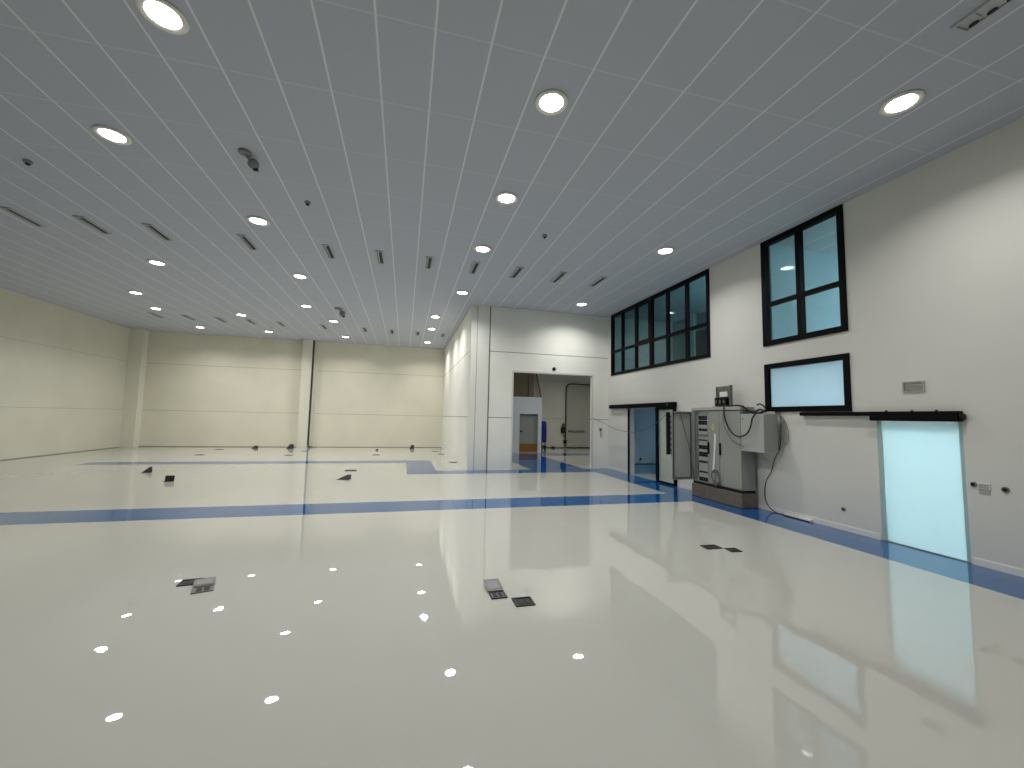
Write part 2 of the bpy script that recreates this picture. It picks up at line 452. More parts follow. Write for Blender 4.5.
# ---------------------------------------------------------------- sliding doors
d1 = struct(root('door_1', (XR, 4.6, 0)))
B(XR+.02, XR+.03, 4.097, 5.078, .012, 1.925).build('glass_leaf', M['frost'], d1)
e = MB(); e.box(XR+.005, XR+.03, 4.05, 4.096, 0, 1.93); e.box(XR+.005, XR+.03, 5.079, 5.14, 0, 1.93)
e.build('edge_profile', M['edge'], d1)
B(XR+.0, XR+.035, 4.05, 5.14, 0.0, .012).build('floor_guide', M['alu'], d1)
rb = MB(); rb.box(XR-.12, XR, 4.03, 5.17, 1.935, 2.085, b=.006)
rb.box(XR-.09, XR, 5.17, 6.45, 2.015, 2.083, b=.004)
rail = rb.build('track_rail', M['black'], d1)
MB().lathe([(.045, 0), (.045, .03), (.03, .045)], c=(XR-.06, 4.03-.04, 2.0), n=20, axis='y').build('end_cap', M['blackp'], rail)
cl = MB()
for y in (4.3, 4.6, 4.95): cl.lathe([(.016, 0), (.016, .02)], c=(XR-.06, y, 2.085), n=12)
cl.build('rail_bolt', M['blackp'], rail)

d2 = struct(root('door_2', (XR, 12, 0)))
B(XR-.13, XR, 10.34, 14.21, 2.27, 2.41, b=.006).build('track_rail', M['black'], d2)
MB().add([(XR-.05, 10.42, .06), (XR-.05, 11.22, .06), (XR-.05, 11.22, 2.27), (XR-.05, 10.42, 2.27)], [[0, 1, 2, 3]]).build('glass_leaf', M['glassdoor'], d2)
lf = MB(); X0, X1 = XR-.075, XR-.025
lf.box(X0, X1, 11.20, 11.30, .015, 2.27); lf.box(X0, X1, 10.34, 10.43, .015, 2.27)
lf.box(X0, X1, 10.43, 11.20, .015, .06); lf.box(X0, X1, 10.43, 11.20, 2.2, 2.27)
lf.build('leaf_frame', M['black'], d2)
B(XR-.05, XR+.0, 12.93, 12.99, 0, 2.27).build('stop_post', M['black'], d2)
MB().lathe([(.02, 0), (.02, .012)], c=(XR-.13-.012, 10.62, 2.34), n=14, axis='x').build('rail_screw', M['alu'], d2)
sc = MB().lathe([(.045, 0), (.045, .02), (.02, .03)], c=(8.12, 13.09, .50), n=18, axis='y').build('wall_socket', M['blackp'])
tag(sc, 'small dark round socket low on the blue-lit wall seen through the open sliding door', 'socket')

# ---------------------------------------------------------------- ceiling downlights
SPREAD = 142; POWER = 49; LAMP_RGB = (1.0, .985, .96)
dl = thing('ceiling_downlight', '', 'ceiling light', (1.65, 4.69, H), 'round ceiling downlights')
MB().lathe([(.155, -.002), (.205, -.002), (.212, -.012), (.205, -.026), (.165, -.026), (.155, -.018)], n=40, c=(1.65, 4.69, H), caps=False).build('trim_ring', M['whitel'], dl, True)
MB().lathe([(.163, -.022), (.163, -.014), (.148, -.014), (.148, -.022)], n=40, c=(1.65, 4.69, H), caps=False).build('reflector', M['alu'], dl, True)
MB().lathe([(.15, -.012), (.15, -.017)], n=40, c=(1.65, 4.69, H)).build('diffuser', M['lamp'], dl)
MB().lathe([(.016, -.017), (.016, -.024), (.010, -.028)], n=16, c=(1.65, 4.69, H)).build('centre_screw', M['mute'], dl)
def beam(parent, loc, power):
    l = bpy.data.lights.new('led_array', 'AREA'); l.shape = 'DISK'; l.size = .28; l.spread = math.radians(SPREAD)
    l.energy = power; l.color = LAMP_RGB
    o = bpy.data.objects.new('led_array', l); C.objects.link(o); o.parent = parent; o.location = (0, 0, -.02); return o
beam(dl, None, POWER)
ordn = ['nearest', 'second nearest', 'third nearest', 'fourth nearest', 'third farthest', 'second farthest', 'farthest']
rows = [('round downlight, %s in the row heading for the white block corner',
         [(1.65, 4.69), (1.65, 7.09), (1.65, 9.49), (1.65, 13.13), (1.05, 16.75), (1.05, 19.2), (1.05, 22.8)], ordn),
        ('round downlight, %s in the row beside the black-framed upper windows',
         [(5.84, 3.49), (5.82, 8.29), (5.85, 13.15)], ['nearest', 'middle', 'farthest']),
        ('round downlight, %s in the row left of centre toward the far column',
         [(-2.55, 4.68), (-4.33, 7.07), (-3.15, 9.48), (-3.15, 13.08), (-3.75, 16.72), (-3.15, 19.08), (-3.15, 22.78)], ordn),
        ('round downlight, %s in the second row from the left wall',
         [(-6.73, 13.1), (-6.73, 19.15), (-6.73, 22.73)], ['nearest', 'middle', 'farthest']),
        ('round downlight, %s of three in the row closest to the left wall',
         [(-9.15, 16.77), (-9.73, 19.15), (-9.7, 22.75)], ['nearest', 'middle', 'farthest'])]
first = True
for fmt, pts, names in rows:
    for (x, y), nm in zip(pts, names):
        if first: dl['label'] = fmt % nm; dl.location = (x, y, H); first = False
        else: copy_thing(dl, (x, y, H), fmt % nm)
for (x, y) in ((1.65, -.7), (-3.15, -1.9)):
    o = copy_thing(dl, (x, y, H), 'round downlight in the part of the ceiling behind the viewer')
    o['group'] = 'downlights behind the viewer'
# store room lamp behind the doorway
st = thing('ceiling_downlight', 'round downlight in the store room behind the wide doorway', 'ceiling light', (6.2, 17.6, H))
MB().lathe([(.155, -.002), (.205, -.002), (.205, -.026), (.155, -.018)], n=32, c=(6.2, 17.6, H), caps=False).build('trim_ring', M['whitel'], st, True)
MB().lathe([(.15, -.012), (.15, -.017)], n=32, c=(6.2, 17.6, H)).build('diffuser', M['lampfoyer'], st)
beam(st, None, POWER*1.45)
copy_thing(st, (10.2, 20.2, H), 'round downlight over the exit door of the store room')

# ---------------------------------------------------------------- ceiling slot vents
def vent(label):
    t = thing('slot_vent', label, 'air vent', (5.3, 10.85, H), 'slot vents in the ceiling')
    x, y = 5.3, 10.85
    f = MB(); f.box(x-.095, x-.07, y-.43, y+.43, H-.03, H); f.box(x+.07, x+.095, y-.43, y+.43, H-.03, H)
    f.box(x-.07, x+.07, y-.43, y-.40, H-.03, H); f.box(x-.07, x+.07, y+.40, y+.43, H-.03, H)
    f.build('frame', M['diff'], t)
    B(x-.07, x+.07, y-.40, y+.40, H-.012, H-.002).build('backing', M['mute'], t)
    MB().box(x-.012, x+.052, y-.385, y+.385, H-.026, H-.012, b=.004).build('slot', M['slot'], t)
    MB().box(x-.035, x-.02, y-.39, y+.39, H-.024, H-.012).build('divider', M['diff'], t)
    return t
v0 = vent('')
nth = ['leftmost', 'second from left', 'third from left', 'fourth from left', 'fifth from left', 'sixth from left', 'seventh from left',
       'fourth from right', 'third from right', 'second from right', 'rightmost']
near = [-8, -6.79, -5.58, -3.77, -1.98, -.77, .45, 1.66, 2.84, 4.08, 5.3]
for i, x in enumerate(near):
    lab = 'narrow slot vent, %s in the nearer ceiling row' % nth[i]
    if i == 0: v0.location = (x, 10.8, H); v0['label'] = lab
    else: copy_thing(v0, (x, 10.8, H), lab)
far = [-10.4, -9.22, -7.98, -6.8, -5.6, -3.8, -2.0, -.76, .46, 1.68]
nth2 = ['leftmost', 'second from left', 'third from left', 'fourth from left', 'fifth from left', 'fifth from right', 'fourth from right', 'third from right', 'second from right', 'rightmost']
for i, x in enumerate(far):
    copy_thing(v0, (x, 20.53, H), 'tiny slot vent, %s in the far ceiling row' % nth2[i])

# big slot vent close to the camera, top right
t = thing('slot_vent', 'large pale slot vent with dark oval nozzles beside the nearest right-hand downlight', 'air vent', (5.27, 2.18, H))
f = MB(); f.box(5.165, 5.195, 1.72, 2.64, H-.03, H); f.box(5.345, 5.375, 1.72, 2.64, H-.03, H); f.box(5.195, 5.345, 1.72, 1.75, H-.03, H); f.box(5.195, 5.345, 2.61, 2.64, H-.03, H)
f.build('frame', M['diff'], t)
B(5.195, 5.345, 1.75, 2.61, H-.014, H-.002).build('backing', M['diff'], t)
for k in range(6):
    c = (5.325, 2.545-k*.135)
    n_ = MB().lathe([(.03, -.014), (.03, -.032), (.022, -.034)], n=16, c=(0, 0, 0))
    n_.v = [(c[0]+vx*.62, c[1]+vy*1.25, H+vz) for vx, vy, vz in n_.v]
    n_.build('nozzle', M['slot'], t, True)
for k in range(5):
    B(5.20, 5.30, 2.47-k*.17, 2.475-k*.17, H-.02, H-.014).build('divider', M['mute'], t)

# ---------------------------------------------------------------- ceiling sensors and cameras
def cctv(x, y, label, s=1.0):
    t = thing('security_camera', label, 'camera', (x, y, H))
    MB().lathe([(.10*s, 0), (.10*s, -.03*s), (.085*s, -.045*s)], c=(x, y, H), n=24).build('mount', M['mute'], t, True)
    MB().tube([(x, y, H-.04*s), (x+.03*s, y+.04*s, H-.08*s), (x+.07*s, y+.10*s, H-.11*s)], .02*s).build('arm', M['mute'], t, True)
    pr = [(.02*s, .085*s), (.055*s, .07*s), (.085*s, .03*s), (.09*s, 0), (.085*s, -.03*s), (.055*s, -.07*s), (.02*s, -.085*s)]
    MB().lathe(pr, c=(x+.09*s, y+.13*s, H-.125*s), n=24).build('camera_body', M['mute'], t, True)
    MB().lathe([(.02*s, .03*s), (.042*s, .02*s), (.045*s, -.01*s), (.02*s, -.025*s)], c=(x+.12*s, y+.15*s, H-.205*s), n=20).build('lens', M['blackp'], t, True)
cctv(-2.56, 6.96, 'grey security camera hanging from the ceiling between two left rows of downlights', .92)
cctv(-2.60, 16.65, 'small dark security camera far down the ceiling left of centre', 1.3)
def sensor(x, y, label, r=.06):
    t = thing('ceiling_sensor', label, 'sensor', (x, y, H))
    MB().lathe([(r, 0), (r, -.02), (r*.75, -.045)], c=(x, y, H), n=20).build('base', M['mute'], t, True)
    MB().lathe([(r*.55, -.045), (r*.5, -.065), (r*.2, -.075)], c=(x, y, H), n=16).build('cap', M['blackp'], t, True)
sensor(-1.96, 8.34, 'small round grey sensor on the ceiling just above the fifth slot vent', .055)
sensor(2.83, 8.36, 'small dark sensor on the ceiling right of the central downlights', .055)
sensor(-6.15, 8.26, 'small dark sensor on the ceiling near the far left edge', .06)
t = thing('wall_sensor', 'small black domed sensor centred above the wide doorway', 'sensor', (5.36, YB, 3.71))
MB().lathe([(.06, 0), (.06, -.02), (.045, -.05), (.02, -.06)], c=(5.36, YB, 3.71), n=20, axis='y').build('dome', M['blackp'], t, True)
MB().lathe([(.075, 0), (.075, -.012)], c=(5.36, YB, 3.71), n=20, axis='y').build('base', M['mute'], t, True)

# ---------------------------------------------------------------- right wall fittings
t = thing('wall_grille', 'small grey louvred grille high on the white wall above the glowing door', 'grille', (XR, 4.59, 2.385))
g = MB(); y0, y1, z0, z1 = 4.45, 4.735, 2.385, 2.55
g.box(XR-.02, XR, y0, y1, z0, z0+.018); g.box(XR-.02, XR, y0, y1, z1-.018, z1); g.box(XR-.02, XR, y0, y0+.018, z0+.018, z1-.018); g.box(XR-.02, XR, y1-.018, y1, z0+.018, z1-.018)
g.build('frame', M['grille'], t)
g = MB()
for k in range(5):
    z = z0+.032+k*.026; g.slab([(XR-.018, y0+.018, z), (XR-.018, y1-.018, z), (XR-.003, y1-.018, z+.014), (XR-.003, y0+.018, z+.014)], .003)
g.build('louvres', M['grille'], t)
def wall_round(y, z, label, r=.035):
    t = thing('wall_socket', label, 'socket', (XR, y, z))
    MB().lathe([(r, 0), (r, -.012), (r*.9, -.016)], c=(XR, y, z), n=20, axis='x').build('face_plate', M['mute'], t)
    MB().lathe([(r*.62, -.016), (r*.62, -.02)], c=(XR, y, z), n=16, axis='x').build('insert', M['blackp'], t)
wall_round(5.74, .37, 'small round dark socket low on the wall left of the glowing door')
wall_round(3.97, 1.08, 'round grey wall box just right of the glowing door, left of the switch plate', .036)
wall_round(3.66, 1.06, 'round dark wall box right of the switch plate, nearest the right edge', .04)
t = thing('switch_plate', 'white double switch plate between two round wall boxes', 'switch', (XR, 3.87, 1.08))
B(XR-.012, XR, 3.80, 3.93, 1.03, 1.115, b=.003).build('face_plate', M['white'], t)
B(XR-.018, XR-.012, 3.815, 3.865, 1.045, 1.10).build('rocker', M['grille'], t)
B(XR-.018, XR-.012, 3.87, 3.915, 1.045, 1.10).build('rocker', M['grille'], t)
B(XR-.006, XR, 3.81, 3.92, .96, 1.03).build('back_box', M['grille'], t)
t = thing('cable_trunking', 'short white length of cable trunking lying on the blue strip by the wall', 'trunking', (7.5, 6.6, 0))
B(7.515, 7.575, 6.30, 6.87, .002, .05, b=.004).build('channel', M['white'], t)
B(7.505, 7.515, 6.30, 6.87, .002, .018).build('lip', M['blackp'], t)
# dark junction box beside doorway
t = thing('junction_box', 'small grey junction box on the wall right of the wide doorway', 'junction box', (7.26, YB, 1.43))
B(7.22, 7.31, YB-.06, YB, 1.43, 1.53, b=.006).build('box', M['mute'], t)
B(7.235, 7.295, YB-.066, YB-.06, 1.445, 1.515).build('lid', M['darkcable'], t)
MB().tube([(7.28, YB-.03, 1.43), (7.29, YB-.02, 1.3), (7.285, YB-.015, 1.2)], .012).build('cable_tail', M['greycable'], t, True)

# ---------------------------------------------------------------- switchgear cabinet
cb = thing('switchgear_cabinet', 'grey two-door electrical switchgear cabinet with one door wide open, on a concrete plinth', 'electrical cabinet', (7.33, 8.33, .32))
x0, x1 = 7.15, 7.52
sh = MB(); sh.box(x0+.02, x1, 7.55, 7.575, .38, 2.12); sh.box(x0+.02, x1, 9.10, 9.125, .38, 2.12)
sh.box(x1-.02, x1, 7.575, 9.10, .38, 2.12); sh.box(x0+.02, x1-.02, 7.575, 9.10, .38, .40); sh.box(x0+.02, x1-.02, 7.575, 9.10, 2.10, 2.12)
sh.box(x0+.02, x1-.02, 8.55, 8.57, .40, 2.10)
sh.box(x0, x0+.03, 9.04, 9.125, .38, 2.12); sh.box(x0, x0+.03, 8.97, 8.985, .38, 2.12)
sh.build('body', M['cab'], cb)
B(x0-.012, x1+.01, 7.535, 9.14, 2.135, 2.21, b=.006).build('roof', M['cablight'], cb)
B(x0+.015, x1, 7.56, 9.115, 2.12, 2.135).build('roof_seal', M['seal'], cb)
B(x0+.005, x1-.01, 7.56, 9.115, .315, .38).build('base_frame', M['blackp'], cb)
# middle and right leaves
for (a, b, hy) in ((8.195, 8.565, 8.535), (7.552, 8.185, 8.155)):
    d = B(x0, x0+.02, a, b, .40, 2.115, b=.003).build('door', M['cab'], cb)
    h = MB().box(x0-.035, x0-.003, hy-.022, hy+.022, 1.09, 1.37, b=.006).build('handle', M['blackp'], d)
B(x0+.006, x0+.022, 8.186, 8.194, .40, 2.115).build('door_gap', M['seal'], cb)
# open bay: backing, cover plates, breaker rows
B(x0+.07, x0+.08, 8.57, 9.03, .40, 2.10).build('mounting_plate', M['cabdark'], cb)
rowsz = [(1.90, 2.00), (1.78, 1.885), (1.625, 1.69), (1.385, 1.42), (1.18, 1.28), (1.0, 1.115), (.845, .90), (.605, .65), (.38+.03, .50)]
prev = 2.10
for (a, b) in rowsz:
    if prev-b > .012: B(x0+.035, x0+.045, 8.575, 8.97, b, prev).build('cover_plate', M['cablight'], cb)
    br = MB(); br.box(x0+.04, x0+.07, 8.62, 8.94, a+.004, b-.004)
    row = br.build('breaker_row', M['blackp'], cb)
    tg = MB()
    n = 9
    for k in range(n):
        if k in (3, 7): continue
        y = 8.64+k*.033; tg.box(x0+.028, x0+.04, y, y+.016, (a+b)/2-.012, (a+b)/2+.012)
    tg.build('toggles', M['cabdark'], row)
    prev = a
B(x0+.035, x0+.045, 8.94, 8.97, .41, 2.1).build('side_strip', M['cablight'], cb)
B(x0+.035, x0+.045, 8.575, 8.62, .41, 2.1).build('side_strip', M['cablight'], cb)
tm = MB()
for k in range(14): tm.box(x0+.02, x0+.036, 8.60+k*.026, 8.615+k*.026, 1.50, 1.545)
tm.build('terminal_strip', M['mute'], cb)
# left leaf swung out perpendicular to the wall
dr = MB(); dr.box(6.53, 7.14, 9.13, 9.15, .40, 2.11); dr.box(6.53, 6.55, 9.10, 9.13, .40, 2.11); dr.box(7.12, 7.14, 9.10, 9.13, .40, 2.11)
dr.box(6.55, 7.12, 9.10, 9.13, 2.09, 2.11); dr.box(6.55, 7.12, 9.10, 9.13, .40, .42)
od = dr.build('open_door', M['cablight'], cb)
gk = MB(); gk.box(6.575, 6.59, 9.095, 9.13, .44, 2.07); gk.box(7.08, 7.095, 9.095, 9.13, .44, 2.07); gk.box(6.59, 7.08, 9.095, 9.13, 2.055, 2.07); gk.box(6.59, 7.08, 9.095, 9.13, .44, .455)
gk.build('gasket', M['cabdark'], od)
B(6.40, 6.50, 9.11, 9.16, 1.02, 2.08, b=.005).build('lock_channel', M['blackp'], od)
lk = MB()
for k in range(7): lk.box(6.50, 6.53, 9.115, 9.145, 1.1+k*.14, 1.16+k*.14)
lk.build('lock_tabs', M['cabdark'], od)
hg = MB()
for z in (.6, 1.25, 1.9): hg.lathe([(.014, 0), (.014, .09)], c=(7.145, 9.14, z), n=10)
hg.build('hinge', M['mute'], cb)
# sticker
stk = MB().lathe([(.001, -.006), (.055, -.006), (.055, .001)], n=20, axis='x', caps=False)
stk.v = [(x0-.001+a, 8.385+b*.75, 1.735+c*1.5) for a, b, c in stk.v]; sk = stk.build('warning_sticker', M['yellow'], cb)
s2 = MB().lathe([(.001, -.009), (.022, -.009), (.022, -.003)], n=20, axis='x', caps=False)
s2.v = [(x0-.001+a, 8.385+b*.7, 1.735+c*1.6) for a, b, c in s2.v]; s2.build('sticker_centre', M['cab'], sk)

pl = MB(); pl.box(7.13, 7.56, 7.54, 9.15, 0, .315, b=.012)
tag(pl.build('cabinet_plinth', M['concrete']), 'rough brown-grey concrete plinth under the grey electrical cabinet', 'plinth')

# terminal box on the cabinet's near side
tb = thing('terminal_box', 'square grey terminal box fixed to the near side of the electrical cabinet', 'electrical box', (7.33, 7.24, 1.25))
B(7.17, 7.52, 6.95, 7.545, 1.25, 2.04, b=.004).build('box', M['cab'], tb)
B(7.152, 7.17, 6.945, 7.545, 1.245, 2.045, b=.004).build('lid', M['cablight'], tb)
for z in (1.34, 1.94):
    MB().lathe([(.014, 0), (.014, -.008)], c=(7.152, 7.49, z), n=12, axis='x').build('lid_screw', M['blackp'], tb)

# device frame on top
tf = thing('metering_unit', 'open grey metal unit with white label and black modules on top of the cabinet', 'electrical unit', (7.3, 8.2, 2.21))
m_ = MB(); m_.box(7.33, 7.345, 7.99, 8.46, 2.21, 2.71); m_.box(7.27, 7.345, 7.965, 7.99, 2.21, 2.72); m_.box(7.31, 7.33, 8.44, 8.46, 2.21, 2.70)
m_.box(7.20, 7.33, 7.99, 8.46, 2.21, 2.225)
m_.build('bracket', M['metalplate'], tf)
B(7.318, 7.33, 8.02, 8.42, 2.44, 2.60).build('mounting_board', M['cabdark'], tf)
B(7.306, 7.318, 8.09, 8.33, 2.46, 2.58).build('white_label', M['white'], tf)
for k in range(3):
    mm = B(7.23, 7.328, 8.06+k*.13, 8.16+k*.13, 2.24, 2.44, b=.008).build('module', M['blackp'], tf)
    B(7.22, 7.23, 8.08+k*.13, 8.14+k*.13, 2.30, 2.38).build('module_face', M['cabdark'], mm)

# cables
def cable(name, label, cat, pts, r=.012, m='rubber', group=None, smooth=4):
    o = MB().tube(pts, r, 8, smooth).build(name, M[m], None, True); return tag(o, label, cat, group)
cable('power_cable', 'thick black cable hanging in an arc over the right cabinet door', 'cable',
      [(7.10, 7.97, 2.235), (7.09, 7.94, 1.95), (7.09, 7.80, 1.69), (7.09, 7.63, 1.57), (7.09, 7.46, 1.56), (7.09, 7.30, 1.64), (7.09, 7.21, 1.79), (7.09, 7.16, 1.96), (7.12, 7.08, 2.08)], .016)
cable('thin_wire', 'thin dark wire drooping across the cabinet door corner below the black arc', 'wire',
      [(7.12, 8.04, 2.09), (7.12, 8.0, 1.79), (7.12, 7.86, 1.55), (7.12, 7.66, 1.40), (7.12, 7.50, 1.37)], .005, 'darkcable')
cable('power_cable', 'black cable running along the cabinet top from the metering unit', 'cable',
      [(7.24, 8.3, 2.24), (7.22, 7.95, 2.23), (7.20, 7.75, 2.24), (7.2, 7.55, 2.22), (7.2, 7.33, 2.12), (7.2, 7.12, 2.07), (7.2, 6.97, 2.11)], .018)
cable('power_cable', 'black cable looping over the terminal box lid', 'cable',
      [(7.3, 7.70, 2.23), (7.27, 7.49, 2.16), (7.25, 7.28, 2.10), (7.25, 7.12, 2.14), (7.25, 7.02, 2.11)], .02)
cable('power_cable', 'black cable coiled in a raised loop behind the terminal box', 'cable',
      [(7.3, 7.24, 2.24), (7.3, 7.17, 2.26), (7.3, 7.07, 2.21), (7.3, 7.03, 2.13), (7.3, 7.15, 2.06), (7.3, 7.33, 2.07), (7.3, 7.50, 2.11), (7.3, 7.62, 2.23)], .016)
cable('power_cable', 'black cable hanging down the wall from the terminal box to the floor', 'cable',
      [(7.40, 7.25, 2.09), (7.50, 6.96, 2.09), (7.55, 6.91, 2.0), (7.56, 6.92, 1.71), (7.56, 6.95, 1.4), (7.56, 7.1, 1.08), (7.57, 7.2, .82), (7.575, 7.34, .61), (7.58, 7.38, .31), (7.57, 7.30, .12), (7.565, 7.12, .012), (7.565, 6.92, .012)], .008)
for k, (dy, zz) in enumerate(((0, 1.18), (.05, 1.3), (.1, 1.22), (-.05, 1.45))):
    cable('grey_cable', 'grey loose cable tails hanging at the near end of the terminal box', 'cable',
          [(7.45, 7.05, 2.065), (7.535, 6.93+dy*.3, 2.04), (7.56, 6.84+dy*.6, 1.88), (7.57, 6.80+dy, 1.64), (7.57, 6.85+dy, 1.44), (7.57, 6.93+dy*.8, zz)], .007, 'greycable', 'grey cable tails')
mc = MB(); mc.box(7.36, 7.50, 6.98, 7.06, 2.045, 2.10, b=.005)
tag(mc.build('connector_block', M['white']), 'small white connector on top of the terminal box under the frosted window', 'connector')
cable('thin_wire', 'dark wire slanting across the open cabinet door', 'wire',
      [(6.75, 9.08, 2.12), (6.87, 9.06, 1.65), (7.0, 9.06, 1.2), (7.09, 9.06, .7), (7.12, 9.02, .40)], .008, 'darkcable')
cable('overhead_cable', 'long grey cable sagging from the doorway jamb to the open cabinet door', 'cable',
      [(6.97, YB-.02, 1.90), (7.25, 14.3, 1.76), (7.36, 13.55, 1.54), (7.36, 12.6, 1.46), (7.32, 11.8, 1.52), (7.2, 11.0, 1.70), (7.0, 10.2, 1.92), (6.52, 9.18, 2.10)], .008, 'greycable2')
# coil hanging on the middle door and white strap
co = []
for k in range(61):
    a = 2*PI*k/15; co.append((7.10+.012*math.sin(k*.37), 8.27+(.118+.035*math.sin(k*.83))*math.cos(a), .56+(.155+.035*math.cos(k*.71))*math.sin(a)))
tag(MB().tube(co, .012, 6, 0).build('cable_coil', M['greycable2'], None, True), 'coil of grey cable hanging low on the middle cabinet door', 'cable coil')
stp = MB()
pp = [(8.305, 1.58), (8.31, 1.42), (8.33, 1.2), (8.36, .9), (8.385, .66), (8.385, .5)]
for (a, b), (c, d) in zip(pp[:-1], pp[1:]):
    stp.add([(7.142, a-.03, b), (7.142, a+.03, b), (7.142, c+.03, d), (7.142, c-.03, d), (7.130, a-.03, b), (7.130, a+.03, b), (7.130, c+.03, d), (7.130, c-.03, d)],
            [[0, 1, 2, 3], [7, 6, 5, 4], [0, 4, 5, 1], [1, 5, 6, 2], [2, 6, 7, 3], [3, 7, 4, 0]])
tag(stp.build('white_strap', M['white']), 'long white strap hanging down the middle cabinet door into the cable coil', 'strap')

# ---------------------------------------------------------------- floor boxes and loose plates
def floor_box(cx, cy, rz, sx, sy, label, insert='plateblk', lid=None, lidm='metalplate', frame='plateblk', taper=0, group=None):
    """open floor outlet box: frame, insert, optional lid standing at an angle"""
    t = thing('floor_box', label, 'floor box', (cx, cy, 0), group); t.rotation_euler = (0, 0, rz)
    def bl(mb, name, m, par=t):
        me = bpy.data.meshes.new(name); me.from_pydata([tuple(v) for v in mb.v], [], mb.f); me.materials.append(m)
        o = bpy.data.objects.new(name, me); C.objects.link(o); o.parent = par; return o
    hx, hy = sx/2, sy/2; w = .018
    f = MB(); f.box(-hx, hx, -hy, -hy+w, 0.001, .012); f.box(-hx, hx, hy-w, hy, 0.001, .012); f.box(-hx, -hx+w, -hy+w, hy-w, 0.001, .012); f.box(hx-w, hx, -hy+w, hy-w, 0.001, .012)
    bl(f, 'frame', M[frame])
    i = MB(); i.box(-hx+w, hx-w, -hy+w, hy-w, .001, .005); io = bl(i, 'insert', M[insert])
    k = MB()
    k.box(-hx*.6, -hx*.1, -hy*.55, hy*.55, .005, .009); k.box(hx*.1, hx*.6, -hy*.55, hy*.55, .005, .009)
    bl(k, 'socket_module', M['slot'], io)
    if lid:
        ang, h = lid          # hinge on +y edge
        l = MB(); c_, s_ = math.cos(ang), math.sin(ang)
        q = [(-hx, hy, .012), (hx, hy, .012), (hx*(1-taper*.35), hy+h*c_, .012+h*s_), (-hx*(1-taper)+hx*taper*.5, hy+h*c_, .012+h*s_)]
        l.slab(q, .006); lo = bl(l, 'lid', M[lidm])
        rr = MB()
        def mix(a, b, t_): return tuple(a[i_]+(b[i_]-a[i_])*t_ for i_ in range(3))
        nrm = (Vector(q[1])-Vector(q[0])).cross(Vector(q[3])-Vector(q[0])).normalized()
        qq = [mix(mix(q[0], q[1], u), mix(q[3], q[2], u), v) for u, v in ((.15, .15), (.85, .15), (.85, .8), (.15, .8))]
        rr.slab([tuple(Vector(p)+nrm*.0061) for p in qq], .003); bl(rr, 'lid_inlay', M['mute' if lidm == 'metalplate' else 'slot'], lo)
    return t
# near left pair
floor_box(-2.17, 5.35, .1, .20, .17, 'flat black floor box plate left of the open grey one, near left')
floor_box(-1.96, 5.12, .3, .19, .17, 'open floor box with tilted grey metal lid beside a flat black plate, near left', 'metalplate', (math.radians(9), .15), frame='metalplate')
# near centre pair
floor_box(1.02, 4.365, .03, .17, .17, 'open floor box with raised grey crumpled lid, left of the small black square', 'metalplate', (math.radians(10), .22), frame='plateblk')
floor_box(1.24, 4.16, 0, .20, .19, 'flat black square floor box right of the grey-lidded one, near centre')
# right pair
floor_box(4.49, 5.35, -.05, .25, .17, 'flat black floor box, left of the two near the cabinet reflection')
floor_box(4.715, 5.165, -.1, .17, .16, 'flat black floor box, right of the two near the cabinet reflection')
# mid left
floor_box(-7.33, 14.72, .2, .22, .14, 'dark floor box with lid propped like a tent, beyond the wide blue band at left', 'plateblk', (math.radians(55), .17), 'plateblk', taper=.8)
floor_box(-5.90, 12.86, .1, .20, .10, 'dark floor box with its square lid standing upright, beyond the wide blue band at left', 'plateblk', (math.radians(80), .135), 'plateblk')
# mid centre
floor_box(-1.60, 12.75, -.3, .34, .17, 'dark floor box with a pointed raised flap, between the two blue lines', 'plateblk', (math.radians(38), .16), 'plateblk', taper=.75)
floor_box(-1.64, 14.62, -.1, .36, .12, 'flat grey-brown floor box just behind the one with the pointed flap', 'metalplate', (math.radians(12), .1))
# far ones along the end wall
far_open = [(-7.35, 23.9, 'black open floor box at the foot of the far wall, left of the far column', .28, .13, 70),
            (-5.72, 23.95, 'dark open floor box at the foot of the far column', .34, .22, 70),
            (.48, 23.9, 'black open floor box at the foot of the far wall, right of the far column', .26, .2, 75),
            (-1.32, 22.75, 'tiny dark floor box with raised lid, out from the far wall near centre', .14, .07, 50)]
for x, y, lab, w_, hgt, an in far_open:
    floor_box(x, y, .05, w_, .2, lab, 'plateblk', (math.radians(an), hgt), 'plateblk', taper=.5)
far_flat = [(-8.32, 20.4, 'flat floor box beyond the thin blue line at far left'), (-8.7, 23.3, 'flat floor box close under the far wall at far left'),
            (-4.85, 20.2, 'flat floor box in front of the far column beyond the thin blue line'), (-4.62, 22.3, 'flat floor box right beside the foot of the far column'),
            (-1.2, 20.3, 'flat floor box beyond the thin blue line near centre'), (1.60, 22.2, 'flat floor box farthest in the corner by the white block'),
            (1.80, 20.6, 'flat floor box second farthest along the white block side'), (1.98, 16.95, 'flat floor box nearest along the white block side')]
for x, y, lab in far_flat: floor_box(x, y, 0, .30, .24, lab, 'metalplate', frame='metalplate')

